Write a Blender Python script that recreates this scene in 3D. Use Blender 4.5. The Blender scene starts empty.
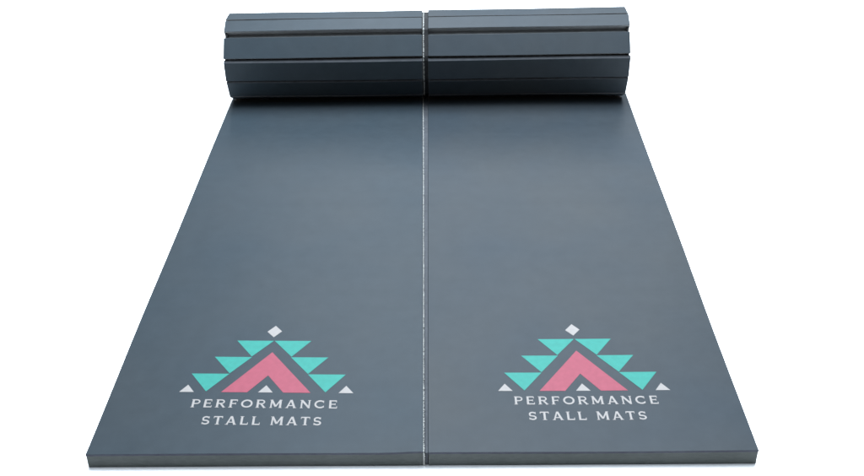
import bpy, bmesh, math, random
from mathutils import Vector, Matrix
random.seed(7)
sc = bpy.context.scene
col = sc.collection
T = 0.064            # mat thickness
SK = 0.009           # vinyl skin thickness

# ------------------------------------------------------------------ materials
def nodes(name):
    m = bpy.data.materials.new(name); m.use_nodes = True
    nt = m.node_tree
    return m, nt, nt.nodes['Principled BSDF']

def vinyl(name, c1, c2, rough=0.42, streak=True, spec=0.5):
    m, nt, b = nodes(name); N = nt.nodes; L = nt.links
    tc = N.new('ShaderNodeTexCoord')
    n1 = N.new('ShaderNodeTexNoise'); n1.inputs['Scale'].default_value = .8; n1.inputs['Detail'].default_value = 3
    n1.inputs['Roughness'].default_value = 0.6
    L.new(tc.outputs['Object'], n1.inputs['Vector'])
    r = N.new('ShaderNodeValToRGB'); r.color_ramp.elements[0].position = .35; r.color_ramp.elements[1].position = .66
    r.color_ramp.elements[0].color = (*c1, 1); r.color_ramp.elements[1].color = (*c2, 1)
    L.new(n1.outputs['Fac'], r.inputs['Fac'])
    # finer scuffs and dust
    n3 = N.new('ShaderNodeTexNoise'); n3.inputs['Scale'].default_value = 14; n3.inputs['Detail'].default_value = 8
    n3.inputs['Roughness'].default_value = 0.7
    L.new(tc.outputs['Object'], n3.inputs['Vector'])
    mr3 = N.new('ShaderNodeMapRange'); mr3.inputs['From Min'].default_value = .3; mr3.inputs['From Max'].default_value = .7
    mr3.inputs['To Min'].default_value = .93; mr3.inputs['To Max'].default_value = 1.07
    L.new(n3.outputs['Fac'], mr3.inputs['Value'])
    mul = N.new('ShaderNodeVectorMath'); mul.operation = 'SCALE'
    L.new(r.outputs['Color'], mul.inputs[0]); L.new(mr3.outputs['Result'], mul.inputs['Scale'])
    L.new(mul.outputs[0], b.inputs['Base Color'])
    # roughness: long streaks across the mat plus cloudy wear
    mp = N.new('ShaderNodeMapping'); mp.inputs['Scale'].default_value = (.5, 16, 16)
    L.new(tc.outputs['Object'], mp.inputs['Vector'])
    n2 = N.new('ShaderNodeTexNoise'); n2.inputs['Scale'].default_value = 1.6; n2.inputs['Detail'].default_value = 5
    L.new(mp.outputs[0], n2.inputs['Vector'])
    n4 = N.new('ShaderNodeTexNoise'); n4.inputs['Scale'].default_value = 2.3; n4.inputs['Detail'].default_value = 5
    L.new(tc.outputs['Object'], n4.inputs['Vector'])
    add = N.new('ShaderNodeMath'); add.operation = 'ADD'
    L.new(n2.outputs['Fac'], add.inputs[0]); L.new(n4.outputs['Fac'], add.inputs[1])
    mr = N.new('ShaderNodeMapRange'); mr.inputs['From Min'].default_value = .7; mr.inputs['From Max'].default_value = 1.3
    mr.inputs['To Min'].default_value = rough-.015; mr.inputs['To Max'].default_value = rough+.02
    L.new(add.outputs[0], mr.inputs['Value']); L.new(mr.outputs['Result'], b.inputs['Roughness'])
    b.inputs['Specular IOR Level'].default_value = spec
    # leather-fine grain
    n5 = N.new('ShaderNodeTexNoise'); n5.inputs['Scale'].default_value = 420; n5.inputs['Detail'].default_value = 3
    L.new(tc.outputs['Object'], n5.inputs['Vector'])
    n6 = N.new('ShaderNodeTexNoise'); n6.inputs['Scale'].default_value = 3.2; n6.inputs['Detail'].default_value = 2
    L.new(tc.outputs['Object'], n6.inputs['Vector'])
    bp = N.new('ShaderNodeBump'); bp.inputs['Strength'].default_value = .12; bp.inputs['Distance'].default_value = .001
    L.new(n5.outputs['Fac'], bp.inputs['Height'])
    bp2 = N.new('ShaderNodeBump'); bp2.inputs['Strength'].default_value = .25; bp2.inputs['Distance'].default_value = .012
    L.new(n6.outputs['Fac'], bp2.inputs['Height']); L.new(bp.outputs[0], bp2.inputs['Normal'])
    L.new(bp2.outputs[0], b.inputs['Normal'])
    return m

def foam(name, c1, c2, rough=.8):
    m, nt, b = nodes(name); N = nt.nodes; L = nt.links
    tc = N.new('ShaderNodeTexCoord')
    n1 = N.new('ShaderNodeTexNoise'); n1.inputs['Scale'].default_value = 60; n1.inputs['Detail'].default_value = 6
    mp = N.new('ShaderNodeMapping'); mp.inputs['Scale'].default_value = (.5, 1, 1.6)
    L.new(tc.outputs['Object'], mp.inputs['Vector']); L.new(mp.outputs[0], n1.inputs['Vector'])
    n2 = N.new('ShaderNodeTexNoise'); n2.inputs['Scale'].default_value = 5; n2.inputs['Detail'].default_value = 3
    L.new(tc.outputs['Object'], n2.inputs['Vector'])
    ad = N.new('ShaderNodeMath'); ad.operation = 'ADD'
    L.new(n1.outputs['Fac'], ad.inputs[0]); L.new(n2.outputs['Fac'], ad.inputs[1])
    r = N.new('ShaderNodeMapRange'); r.inputs['From Min'].default_value = .75; r.inputs['From Max'].default_value = 1.25
    L.new(ad.outputs[0], r.inputs['Value'])
    mx = N.new('ShaderNodeMix'); mx.data_type = 'RGBA'
    mx.inputs['A'].default_value = (*c1, 1); mx.inputs['B'].default_value = (*c2, 1)
    L.new(r.outputs['Result'], mx.inputs['Factor']); L.new(mx.outputs['Result'], b.inputs['Base Color'])
    b.inputs['Roughness'].default_value = rough; b.inputs['Specular IOR Level'].default_value = .2
    bp = N.new('ShaderNodeBump'); bp.inputs['Strength'].default_value = .5; bp.inputs['Distance'].default_value = .002
    L.new(n1.outputs['Fac'], bp.inputs['Height']); L.new(bp.outputs[0], b.inputs['Normal'])
    return m

def ink(name, c, rough=.5):
    m, nt, b = nodes(name); N = nt.nodes; L = nt.links
    tc = N.new('ShaderNodeTexCoord')
    n1 = N.new('ShaderNodeTexNoise'); n1.inputs['Scale'].default_value = 45; n1.inputs['Detail'].default_value = 6
    L.new(tc.outputs['Object'], n1.inputs['Vector'])
    mr = N.new('ShaderNodeMapRange'); mr.inputs['From Min'].default_value = .3; mr.inputs['From Max'].default_value = .7
    mr.inputs['To Min'].default_value = .93; mr.inputs['To Max'].default_value = 1.05
    L.new(n1.outputs['Fac'], mr.inputs['Value'])
    mul = N.new('ShaderNodeVectorMath'); mul.operation = 'SCALE'; mul.inputs[0].default_value = c
    L.new(mr.outputs['Result'], mul.inputs['Scale']); L.new(mul.outputs[0], b.inputs['Base Color'])
    b.inputs['Roughness'].default_value = rough
    b.inputs['Specular IOR Level'].default_value = .1
    return m

M_left = vinyl('slate_vinyl', (.0185, .0262, .0325), (.0225, .0280, .0322), spec=.070)
M_right = vinyl('slate_grey_vinyl', (.0200, .0265, .0325), (.0250, .0288, .0315), spec=.070)
M_foam = foam('grey_foam', (.044, .050, .048), (.056, .062, .060))
M_dark = foam('dark_foam', (.095, .100, .104), (.125, .130, .132))
M_lip = foam('skin_edge', (.028, .028, .040), (.040, .042, .055))
M_shade = foam('gap_shade_black', (.006, .0065, .007), (.010, .011, .012))  # near-black colour that stands in for shade in the gaps
M_bind = foam('grey_binding', (.024, .027, .031), (.036, .040, .046), .8)
M_white = ink('white_print', (.180, .170, .164))
M_teal = ink('teal_print', (.017, .140, .117))
M_pink = ink('pink_print', (.170, .037, .055))
M_gapfloor = ink('gap_floor_white', (.26, .265, .255), .9)  # white that stands in for lit floor showing through the seam

# ------------------------------------------------------------------ helpers
def build(name, bm, mats, parent=None, bevel=0, seg=2):
    me = bpy.data.meshes.new(name)
    bmesh.ops.recalc_face_normals(bm, faces=bm.faces)
    bm.to_mesh(me); bm.free()
    for m in (mats if isinstance(mats, (list, tuple)) else [mats]): me.materials.append(m)
    o = bpy.data.objects.new(name, me); col.objects.link(o)
    if parent: o.parent = parent
    if bevel:
        b = o.modifiers.new('bevel', 'BEVEL'); b.width = bevel; b.segments = seg
        b.limit_method = 'ANGLE'; b.angle_limit = math.radians(25)
    return o

def prism_x(bm, prof, x0, x1, nx=1, fn=None):
    """closed profile of (y,z) swept along x; fn warps points"""
    rings = []
    for i in range(nx+1):
        x = x0+(x1-x0)*i/nx
        ring = []
        for (y, z) in prof:
            p = Vector((x, y, z))
            if fn: p = fn(p)
            ring.append(bm.verts.new(p))
        rings.append(ring)
    n = len(prof)
    for a, b in zip(rings, rings[1:]):
        for k in range(n):
            bm.faces.new((a[k], a[(k+1) % n], b[(k+1) % n], b[k]))
    bm.faces.new(rings[0]); bm.faces.new(rings[-1][::-1])

def slab(bm, z0, z1, xl, xr, y0, y1, nx, ny, lift, inset=0):
    """horizontal slab; xl/xr functions of y give its side edges; lift(x,y) warps the height"""
    def grid(z):
        g = []
        for j in range(ny+1):
            y = (y0+inset)+(y1-y0-inset)*j/ny
            a, b = xl(y)+inset, xr(y)-inset
            g.append([bm.verts.new((a+(b-a)*i/nx, y, z+lift(a+(b-a)*i/nx, y))) for i in range(nx+1)])
        return g
    t, b = grid(z1), grid(z0)
    for j in range(ny):
        for i in range(nx):
            bm.faces.new((t[j][i], t[j][i+1], t[j+1][i+1], t[j+1][i]))
            bm.faces.new((b[j][i], b[j+1][i], b[j+1][i+1], b[j][i+1]))
    for i in range(nx):
        bm.faces.new((b[0][i], b[0][i+1], t[0][i+1], t[0][i]))
        bm.faces.new((b[ny][i+1], b[ny][i], t[ny][i], t[ny][i+1]))
    for j in range(ny):
        bm.faces.new((b[j+1][0], b[j][0], t[j][0], t[j+1][0]))
        bm.faces.new((b[j][nx], b[j+1][nx], t[j+1][nx], t[j][nx]))

def poly(bm, pts, z0, z1):
    a = [bm.verts.new((x, y, z1)) for x, y in pts]
    b = [bm.verts.new((x, y, z0)) for x, y in pts]
    bm.faces.new(a); bm.faces.new(b[::-1])
    n = len(pts)
    for i in range(n):
        bm.faces.new((b[i], b[(i+1) % n], a[(i+1) % n], a[i]))

# ------------------------------------------------------------------ lettering
def arc(cx, cy, rx, ry, a0, a1, n=10):
    return [(cx+rx*math.cos(math.radians(a0+(a1-a0)*i/n)), cy+ry*math.sin(math.radians(a0+(a1-a0)*i/n))) for i in range(n+1)]
H = .086   # half of a stroke's width, for a cap height of 1
SF = 'serif'
def glyph(c):
    """strokes (polyline, half width) in a cell of height 1; returns width, strokes"""
    lo, hi = H, 1-H
    S = []
    def serif(x, y, w=.13): S.append(([(x-w*.95, y), (x+w*.95, y)], .030))
    def vserif(x, y, w=.10): S.append(([(x, y-w*.95), (x, y+w*.95)], .030))
    if c == 'P':
        w = .78
        S += [([(.16, 0), (.16, 1)], H+.01), ([(.16, hi+.015)]+arc(.46, .70, .25, .225, 90, -90)+[(.16, .475)], H-.02)]
        serif(.16, .035, .18); serif(.10, .965, .10)
    elif c == 'R':
        w = .90
        S += [([(.16, 0), (.16, 1)], H+.01), ([(.16, hi+.015)]+arc(.48, .71, .25, .215, 90, -90)+[(.16, .495)], H-.02),
              ([(.46, .47), (.80, 0)], H)]
        serif(.16, .035, .18); serif(.10, .965, .10); serif(.82, .035, .10)
    elif c == 'E':
        w = .80
        S += [([(.16, 0), (.16, 1)], H+.01), ([(.10, hi+.02), (.70, hi+.02)], H-.02), ([(.10, lo-.02), (.74, lo-.02)], H-.02),
              ([(.16, .51), (.60, .51)], H-.03)]
        vserif(.70, .86, .12); vserif(.745, .14, .13); vserif(.60, .51, .12)
    elif c == 'F':
        w = .76
        S += [([(.16, 0), (.16, 1)], H+.01), ([(.10, hi+.02), (.70, hi+.02)], H-.02), ([(.16, .50), (.58, .50)], H-.03)]
        serif(.16, .035, .19); vserif(.70, .86, .12); vserif(.585, .50, .12)
    elif c == 'O':
        w = 1.04
        S += [(arc(.52, .5, .43, .41, 0, 360, 28), H)]
    elif c == 'C':
        w = .96
        S += [(arc(.52, .5, .43, .41, 48, 318, 22), H)]
        vserif(.82, .80, .15); vserif(.84, .22, .12)
    elif c == 'S':
        w = .76
        S += [(arc(.38, .715, .25, .20, 25, 180, 10)+arc(.31, .56, .18, .05, 200, 250, 3)[1:]+[(.48, .475)]
               + arc(.38, .285, .27, .20, 40, -155, 12), H-.01)]
        vserif(.64, .83, .13); vserif(.10, .18, .13)
    elif c == 'T':
        w = .82
        S += [([(.41, 0), (.41, 1)], H+.01), ([(.04, hi+.02), (.78, hi+.02)], H-.02)]
        serif(.41, .035, .20); vserif(.04, .86, .12); vserif(.78, .86, .12)
    elif c == 'L':
        w = .76
        S += [([(.16, 0), (.16, 1)], H+.01), ([(.10, lo-.02), (.70, lo-.02)], H-.02)]
        serif(.16, .965, .18); vserif(.705, .15, .14)
    elif c == 'A':
        w = .98
        S += [([(.14, 0), (.46, 1.0)], H-.02), ([(.48, 1.0), (.84, 0)], H+.01), ([(.26, .30), (.70, .30)], H-.03)]
        serif(.13, .035, .14); serif(.85, .035, .15)
    elif c == 'M':
        w = 1.14
        S += [([(.16, 0), (.17, 1)], H-.02), ([(.17, 1), (.57, .16)], H+.005), ([(.57, .16), (.97, 1)], H-.02), ([(.97, 1), (.98, 0)], H+.01)]
        serif(.15, .035, .14); serif(.98, .035, .16); serif(.12, .965, .10); serif(1.02, .965, .10)
    elif c == 'N':
        w = .98
        S += [([(.15, 0), (.15, 1)], H-.02), ([(.15, .98), (.83, .06)], H+.01), ([(.83, 0), (.83, 1)], H-.02)]
        serif(.15, .035, .14); serif(.83, .965, .14); serif(.10, .965, .10)
    else:
        w = .42
    return w, S

def ribbon(bm, pts, h, z0, z1, M):
    n = len(pts); L = []; R = []
    closed = (Vector(pts[0])-Vector(pts[-1])).length < 1e-4
    for i in range(n):
        a = Vector(pts[i-1]) if i > 0 else (Vector(pts[-2]) if closed else None)
        b = Vector(pts[i+1]) if i < n-1 else (Vector(pts[1]) if closed else None)
        p = Vector(pts[i])
        d = ((b-p).normalized() if b else Vector((0, 0)))+((p-a).normalized() if a else Vector((0, 0)))
        d.normalize(); nrm = Vector((-d.y, d.x)); k = 1
        if a and b:
            e = (b-p).normalized(); k = 1/max(.5, abs(Vector((-e.y, e.x)).dot(nrm)))
        L.append(p+nrm*h*k); R.append(p-nrm*h*k)
    def V(p, z): return bm.verts.new(M(p.x, p.y, z))
    lt = [V(p, z1) for p in L]; rt = [V(p, z1) for p in R]; lb = [V(p, z0) for p in L]; rb = [V(p, z0) for p in R]
    for i in range(n-1):
        bm.faces.new((rt[i], rt[i+1], lt[i+1], lt[i])); bm.faces.new((lb[i], lb[i+1], rb[i+1], rb[i]))
        bm.faces.new((lt[i], lt[i+1], lb[i+1], lb[i])); bm.faces.new((rb[i], rb[i+1], rt[i+1], rt[i]))
    bm.faces.new((lt[0], lb[0], rb[0], rt[0])); bm.faces.new((rt[-1], rb[-1], lb[-1], lt[-1]))

def lettering(name, text, width, height, cx, base, z, parent, place, label, sheary=0):
    gl = [glyph(c) for c in text]
    tot = sum(g[0] for g in gl)
    sx = .89                                     # glyph width against height
    gap = (width/height-tot*sx)/(len(text)-1)
    bm = bmesh.new(); x = 0; k = 0
    for (w, S) in gl:
        for (pts, h) in S:
            k += 1
            zz = z+.0006+.00004*(k % 9)
            def M(px, py, pz, x=x):
                u = cx-width/2+(x+px*sx)*height; v = base+py*height
                return place(u, v, pz)
            # strokes keep their thickness when the glyph is narrowed
            ribbon(bm, pts, h, z, zz, M)
        x += w*sx+gap
    o = build(name, bm, M_white, parent); o['label'] = label
    return o

# ------------------------------------------------------------------ the roll's cross-section (y, z)
CY, CZ, R = 3.2405, 0.321, 0.2572
def cir(a, r=R): return (CY-r*math.cos(math.radians(a)), CZ+r*math.sin(math.radians(a)))
# each facet: outer corners (upper, lower going over the front), chamfer of the upper corner
facets = []
def facet(pu, pl, chu, depth=.050, wall=None):
    facets.append((pu, pl, chu, depth, wall))
facet((3.178, .571), (3.094, .532), 0, .052)                 # nearly flat panel whose open slit shows its thickness
facet((3.076, .4995), (2.995, .397), 0, .045)
facet((2.988, .370), (2.993, .251), .020, .045)
facet((2.998, .236), (3.046, .128), .010, .040)
facet((3.052, .120), (3.140, .0700), .004, .034)
facet((3.310, .5685), (3.1885, .5728), 0, .045)
prev = 106
for a in (108, 136.5, 165, 193.5, 222):
    facet(cir(a+27.5), cir(a+1.0), 0, .045)

def panel_profile(pu, pl, chu, depth):
    c = Vector((CY, CZ)); u = Vector(pu); l = Vector(pl)
    t = (l-u).normalized(); n = Vector((-t.y, t.x))
    if n.dot(c-u) < 0: n = -n
    ku = u+n*depth+t*depth*.20; kl = l+n*depth-t*depth*.20
    pr = []
    if chu:
        # the upper corner is cut back so that its slope faces up and forward
        pr += [u+n*chu*.85-t*chu*.62, u]
    else: pr += [u]
    pr += [l, kl, ku]
    return [(p.x, p.y) for p in pr]

def shear(p, s=.008):
    return Vector((p.x, p.y, p.z+s*p.x*max(0, p.z-T)/.5))

# ------------------------------------------------------------------ one mat
def make_mat(side):
    left = side < 0
    root = bpy.data.objects.new('rollout_mat', None); col.objects.link(root)
    root.location = (side*.61, 0, 0)
    root['category'] = 'mat'; root['group'] = 'half unrolled stall mats laid side by side'
    root['label'] = ('half unrolled slate mat with added white tufts standing in for bright floor in the gap, left of the seam' if left else
                     'half unrolled slate mat with plain grey bound inner edge, right of the seam')
    vin = M_left if left else M_right
    ox = root.location.x
    def fin(o):                                   # meshes are drawn in world units, then hung on the root
        o.data.transform(Matrix.Translation((-ox, 0, 0))); return o
    if left:
        xl = lambda y: -1.2215+.0027*y+.0013*math.sin(y*4.1+1)
        xr = lambda y: .0065-.0125*y if y > 0 else .0065
    else:
        xl = lambda y: .0245-.0066*y
        xr = lambda y: 1.2175+.0050*y+.0013*math.sin(y*3.7+2)
    def lift(x, y):                               # the laid part is not perfectly flat
        s = 0
        if left: s += .006*math.exp(-((x-.01)/.09)**2)*math.exp(-max(y, 0)/.25)
        else: s += .002*math.exp(-((x-1.2)/.3)**2)*math.exp(-max(y, 0)/.3)
        s += .0012*math.sin(x*5.1+y*2.3+side)*math.sin(y*3.1+.7)
        return s
    YE = 3.36
    # foam base, then the vinyl skin over it
    bm = bmesh.new(); slab(bm, 0, T-SK, xl, xr, 0, YE, 24, 48, lambda x, y: (lift(x, y) if y < 0 or True else 0)*1.0, inset=.0015)
    bm.verts.ensure_lookup_table()
    for v in bm.verts:
        if v.co.z < .02: v.co.z = 0.0 + max(0, .0012*math.sin(v.co.x*6+side*1.3)) if v.co.y < .01 else 0.0
    base = fin(build('foam_base', bm, M_foam, root))
    bm = bmesh.new(); slab(bm, T-SK, T, xl, xr, 0, YE, 24, 48, lift)
    bm.normal_update()
    for f in bm.faces:
        if abs(f.calc_center_median().y) < 1e-6: f.material_index = 1
    top = fin(build('vinyl_top', bm, [vin, M_lip], root, bevel=.0018))
    # --- rolled end
    x0, x1 = (-1.203, -.0265) if left else (.0095, 1.204)
    # inner coil: a spiral of the same slab, open at the ends
    def spiral(a): return .200-.052*(a-60)/360
    bm = bmesh.new(); prev = None; n = 0
    a = 60
    while spiral(a) > .045:
        r = spiral(a); th = .044
        o_, i_ = cir(a, r), cir(a, max(r-th, .004))
        ring = [bm.verts.new(shear(Vector((x, y, z)))) for (y, z) in (o_, i_) for x in (x0+.006, x1-.006)]
        if prev:
            bm.faces.new((prev[0], ring[0], ring[1], prev[1])); bm.faces.new((prev[2], prev[3], ring[3], ring[2]))
            bm.faces.new((prev[0], prev[2], ring[2], ring[0])); bm.faces.new((prev[1], ring[1], ring[3], prev[3]))
        else: bm.faces.new((ring[0], ring[1], ring[3], ring[2]))
        prev = ring; a += 12
    bm.faces.new((prev[0], prev[2], prev[3], prev[1]))
    coil = fin(build('rolled_end', bm, M_dark, root))
    # closed sleeve under the slits
    bm = bmesh.new(); prof = [cir(b, .215) for b in range(0, 360, 12)]; prof2 = [cir(b, .213) for b in range(0, 360, 12)]
    rings = [[bm.verts.new(shear(Vector((x, y, z)))) for (y, z) in pf] for pf, x in ((prof, x0+.004), (prof, x1-.004), (prof2, x1-.004), (prof2, x0+.004))]
    m = len(prof)
    for q in range(4):
        A, B = rings[q], rings[(q+1) % 4]
        for k in range(m): bm.faces.new((A[k], A[(k+1) % m], B[(k+1) % m], B[k]))
    fin(build('backing_skin', bm, M_dark, coil))
    for (pu, pl, chu, depth, wall) in facets:
        bm = bmesh.new()
        prof = panel_profile(pu, pl, chu, depth)
        da, db = random.uniform(-.0015, .0015), random.uniform(-.0015, .0015)
        ph = random.uniform(0, 6)
        def warp(p, ph=ph):
            p = shear(p); w = .0010*math.sin((p.x)*4.2+ph)
            return Vector((p.x, p.y+w*.6, p.z+w))
        prism_x(bm, prof, x0+da, x1+db, 20, warp)
        bm.faces.ensure_lookup_table()
        n = len(prof); ko = 1 if chu else 0
        for i, f in enumerate(bm.faces):
            k = i % n
            f.material_index = 1
            if i < 20*n:
                if k == ko: f.material_index = 0          # the outer face takes the vinyl
                elif chu and k == 0: f.material_index = 2
        fin(build('panel', bm, [vin, M_dark, M_bind], coil, bevel=.0022))
    # added black plugs standing in for the deep shade between the rolls
    oc = []
    for f in [facets[i] for i in (0, 1, 2, 3, 4, 9, 8, 7, 6, 5)]: oc += [f[0], f[1]] if f is not facets[5] else [f[0], f[1]]
    oc = [(CY+(y-CY)*.955, CZ+(z-CZ)*.955) for y, z in oc]
    seen = sorted(oc, key=lambda q: math.atan2(q[1]-CZ, q[0]-CY))
    e0, e1 = (x1-.002, x1+.0085) if left else (x0-.0268, x0+.002)
    bm = bmesh.new(); prism_x(bm, seen, e0, e1, 1, shear)
    fin(build('gap_shade_fill', bm, M_shade, coil, bevel=.003))
    bm = bmesh.new(); prism_x(bm, [(CY+(y-CY)*1.0, CZ+(z-CZ)*1.0) for y, z in seen], *((x0+.006, x0+.020) if left else (x1-.020, x1-.006)), 1, shear)  # second black plug, added to darken the slit notches at the outer end
    fin(build('gap_shade_fill', bm, M_shade, coil, bevel=.003))
    # --- inner side edging and the white stand-in for the seam's floor
    outer = []
    ordered = [facets[i] for i in (4, 3, 2, 1, 0, 5, 6, 7, 8, 9)]
    for f in ordered: outer += [f[1], f[0]]
    if left:
        # added white tufts standing in for bright floor seen through the gap: on the flat part, down the front end and round the roll
        bm = bmesh.new()
        def tuft(p, side_dir, up, ln, w):
            a = p-side_dir*w*.5; b = p+side_dir*w*.5
            q = random.uniform(.4, 1)
            v = [bm.verts.new(c) for c in (a, b, b+Vector((ln, 0, 0))+up*.0015*q-side_dir*w*.2*q, a+Vector((ln, 0, 0))+up*.0015*q+side_dir*w*.2*q,
                 a-up*.003, b-up*.003, b-up*.003+Vector((ln*.9, 0, 0)), a-up*.003+Vector((ln*.9, 0, 0)))]
            for fc in ((0, 1, 2, 3), (4, 7, 6, 5), (0, 4, 5, 1), (1, 5, 6, 2), (2, 6, 7, 3), (3, 7, 4, 0)):
                bm.faces.new([v[k] for k in fc])
        y = .001
        while y < 3.28:
            w = random.uniform(.003, .0075)
            tuft(Vector((xr(y)+.0004+.004*min(1, y/2.5), y, T-.001+lift(xr(y), y)+random.uniform(-.0012, .0012))), Vector((0, 1, 0)), Vector((0, 0, 1)), random.uniform(.0018, .0050), w)
            y += w*random.uniform(.9, 1.45)
        z = .003
        while z < T-.003:
            w = random.uniform(.003, .006)
            tuft(Vector((xr(0), -.001, z)), Vector((0, 0, 1)), Vector((0, -1, 0)), random.uniform(.004, .0065), w); z += w*.95
        fin(build('gap_floor_tufts', bm, M_gapfloor, root)); bm = bmesh.new()
        for (p, q) in zip(outer, outer[1:]):
            P, Q = Vector((0, *p)), Vector((0, *q)); d = (Q-P); Ln = d.length; d.normalize()
            up = Vector((0, d.z, -d.y))
            if up.dot(P-Vector((0, CY, CZ))) < 0: up = -up
            s = 0
            while s < Ln:
                w = random.uniform(.003, .0075)
                c = P+d*s-up*.0095; c.x = x1+.0058
                tuft(shear(c)+up*random.uniform(-.001, .001), d, up, random.uniform(.003, .0075), w); s += w*random.uniform(.85, 1.6)
        fin(build('gap_floor_tufts', bm, M_gapfloor, coil))
        # narrow grey tape under the white tufts
        bm = bmesh.new()
        slab(bm, T-.010, T-.0045, lambda y: xr(y)+.0005, lambda y: xr(y)+.0062, 0.002, 3.33, 2, 30, lift)
        fin(build('edge_tape', bm, M_bind, root))
    else:
        bm = bmesh.new()
        slab(bm, .004, T-.0035, lambda y: .0137-.0125*max(0, y), lambda y: xl(y)-.0003, 0.002, 3.33, 2, 30, lift)
        fin(build('edge_binding', bm, M_bind, root, bevel=.002))
    # --- print
    if left:
        c0, rot = (-.627, 0), math.radians(-.95); tdx, tb1, tb2 = .003, .2500, .1530
    else:
        c0, rot = (.6275, 0), math.radians(-.15); tdx, tb1, tb2 = .003, .2605, .1715
    cr, sr = math.cos(rot), math.sin(rot)
    def place(u, v, z):
        if left: u = u*1.02+(.66-v)*.045
        vv = v-.34
        x = c0[0]+u*cr-vv*sr; y = .34+u*sr+vv*cr
        return Vector((x, y, z+lift(x, y)))
    def shape(name, pts, mat, parent, h=.0006, label=None):
        bm = bmesh.new()
        # subdivided outline laid on the mat
        P = []
        for a, b in zip(pts, pts[1:]+pts[:1]):
            for k in range(6): P.append((a[0]+(b[0]-a[0])*k/6, a[1]+(b[1]-a[1])*k/6))
        t = [bm.verts.new(place(u, v, T+h)) for u, v in P]; b_ = [bm.verts.new(place(u, v, T-.001)) for u, v in P]
        n = len(P)
        for i in range(n): bm.faces.new((b_[i], b_[(i+1) % n], t[(i+1) % n], t[i]))
        e = [bm.edges.get((t[i], t[(i+1) % n])) for i in range(n)]
        bmesh.ops.triangle_fill(bm, edges=e, use_beauty=True)
        o = fin(build(name, bm, mat, parent))
        if label: o['label'] = label
        return o
    dk = .002 if left else 0
    emblem = shape('printed_emblem', [(0, .594+dk), (.173, .341), (.068, .341), (-.001, .446), (-.071, .341), (-.171, .341)], M_pink, root, label='pink chevron emblem with teal and white triangles')
    for s in (1, -1):
        for tri in ([(-.152, .6725), (-.0015, .6725), (-.080, .566)], [(-.228, .5625), (-.078, .5625), (-.154, .456)], [(-.303, .4535), (-.154, .4535), (-.2295, .344)]):
            shape('stepped_triangle', [(x*s, y+dk*.5) for x, y in tri][::s], M_teal, emblem, label='teal triangle pointing down')
    for cxx in (-.3035, 0, .309):
        shape('small_triangle', [(cxx-.029, .341), (cxx+.028, .341), (cxx-.001, .385)], M_white, emblem, label='small white triangle')
    shape('diamond', [(x-(.004 if left else 0), y+dk) for x, y in ((-.031, .734), (-.001, .696), (.0295, .737), (.0, .776))], M_white, emblem, label='white diamond')
    fin(lettering('lettering', 'PERFORMANCE', .553, .0475, tdx, tb1+ (.0 if left else 0), T, root, place, 'white word PERFORMANCE'))
    c2 = tdx if left else -.002
    fin(lettering('lettering', 'STALL', .219, .0475, c2-.1135, tb2, T, root, place, 'white word STALL'))
    fin(lettering('lettering', 'MATS', .190, .0475, c2+.128, tb2, T, root, place, 'white word MATS'))
    return root

make_mat(-1)
make_mat(1)

# ------------------------------------------------------------------ setting: seamless white floor
bm = bmesh.new()
v = [bm.verts.new(p) for p in ((-60, -30, -.001), (60, -30, -.001), (60, 120, -.001), (-60, 120, -.001))]
bm.faces.new(v)
m, nt, b = nodes('white_floor')
b.inputs['Base Color'].default_value = (.97, .97, .97, 1); b.inputs['Roughness'].default_value = .9
b.inputs['Specular IOR Level'].default_value = .1
fl = build('floor', bm, m); fl['kind'] = 'structure'

# ------------------------------------------------------------------ light
w = bpy.data.worlds.new('World'); sc.world = w; w.use_nodes = True
nt = w.node_tree; bg = nt.nodes['Background']
tc = nt.nodes.new('ShaderNodeTexCoord'); sep = nt.nodes.new('ShaderNodeSeparateXYZ')
nt.links.new(tc.outputs['Generated'], sep.inputs[0])
rp = nt.nodes.new('ShaderNodeValToRGB'); nt.links.new(sep.outputs['Z'], rp.inputs['Fac'])
e = rp.color_ramp.elements
e[0].position = .0; e[0].color = (.115, .068, .034, 1)
e[1].position = 1; e[1].color = (.62, .73, .84, 1)
x = e.new(.35); x.color = (.14, .12, .10, 1)
x = e.new(.7); x.color = (.44, .52, .60, 1)
nt.links.new(rp.outputs['Color'], bg.inputs['Color']); bg.inputs['Strength'].default_value = 1.15

def area(name, loc, target, sx, sy, power, colr=(1, 1, 1)):
    l = bpy.data.lights.new(name, 'AREA'); l.shape = 'RECTANGLE'; l.size = sx; l.size_y = sy; l.energy = power; l.color = colr
    o = bpy.data.objects.new(name, l); col.objects.link(o); o.location = loc
    o.rotation_euler = (Vector(target)-Vector(loc)).to_track_quat('-Z', 'Y').to_euler()
    return o
area('back_softbox', (.6, 9.0, 5.4), (0.1, 1.2, 0), 6.5, 3.6, 480, (.84, .93, 1.02))
area('top_softbox', (.5, 3.3, 6.5), (.1, 2.4, 0), 6, 5, 1880, (.87, .96, 1.05))

# ------------------------------------------------------------------ camera
X, Y, Z, yaw, pit, rol, f = .07609, -2.80277, 2.69613, -.00992, .55054, -.01253, 1040.445
c, s = math.cos(yaw), math.sin(yaw)
fw = Vector((s*math.cos(pit), c*math.cos(pit), -math.sin(pit)))
r = Vector((c, -s, 0)); u = r.cross(fw)
r2 = r*math.cos(rol)+u*math.sin(rol); u2 = u*math.cos(rol)-r*math.sin(rol)
cam = bpy.data.cameras.new('Camera'); co = bpy.data.objects.new('Camera', cam); col.objects.link(co)
co.matrix_world = Matrix(((r2.x, u2.x, -fw.x, X), (r2.y, u2.y, -fw.y, Y), (r2.z, u2.z, -fw.z, Z), (0, 0, 0, 1)))
cam.sensor_width = 36; cam.lens = f/864*36; cam.clip_end = 500; cam.clip_start = .05
sc.camera = co
sc.render.engine = 'CYCLES'
sc.view_settings.view_transform = 'Standard'; sc.view_settings.look = 'None'
sc.view_settings.exposure = .23; sc.view_settings.gamma = 1
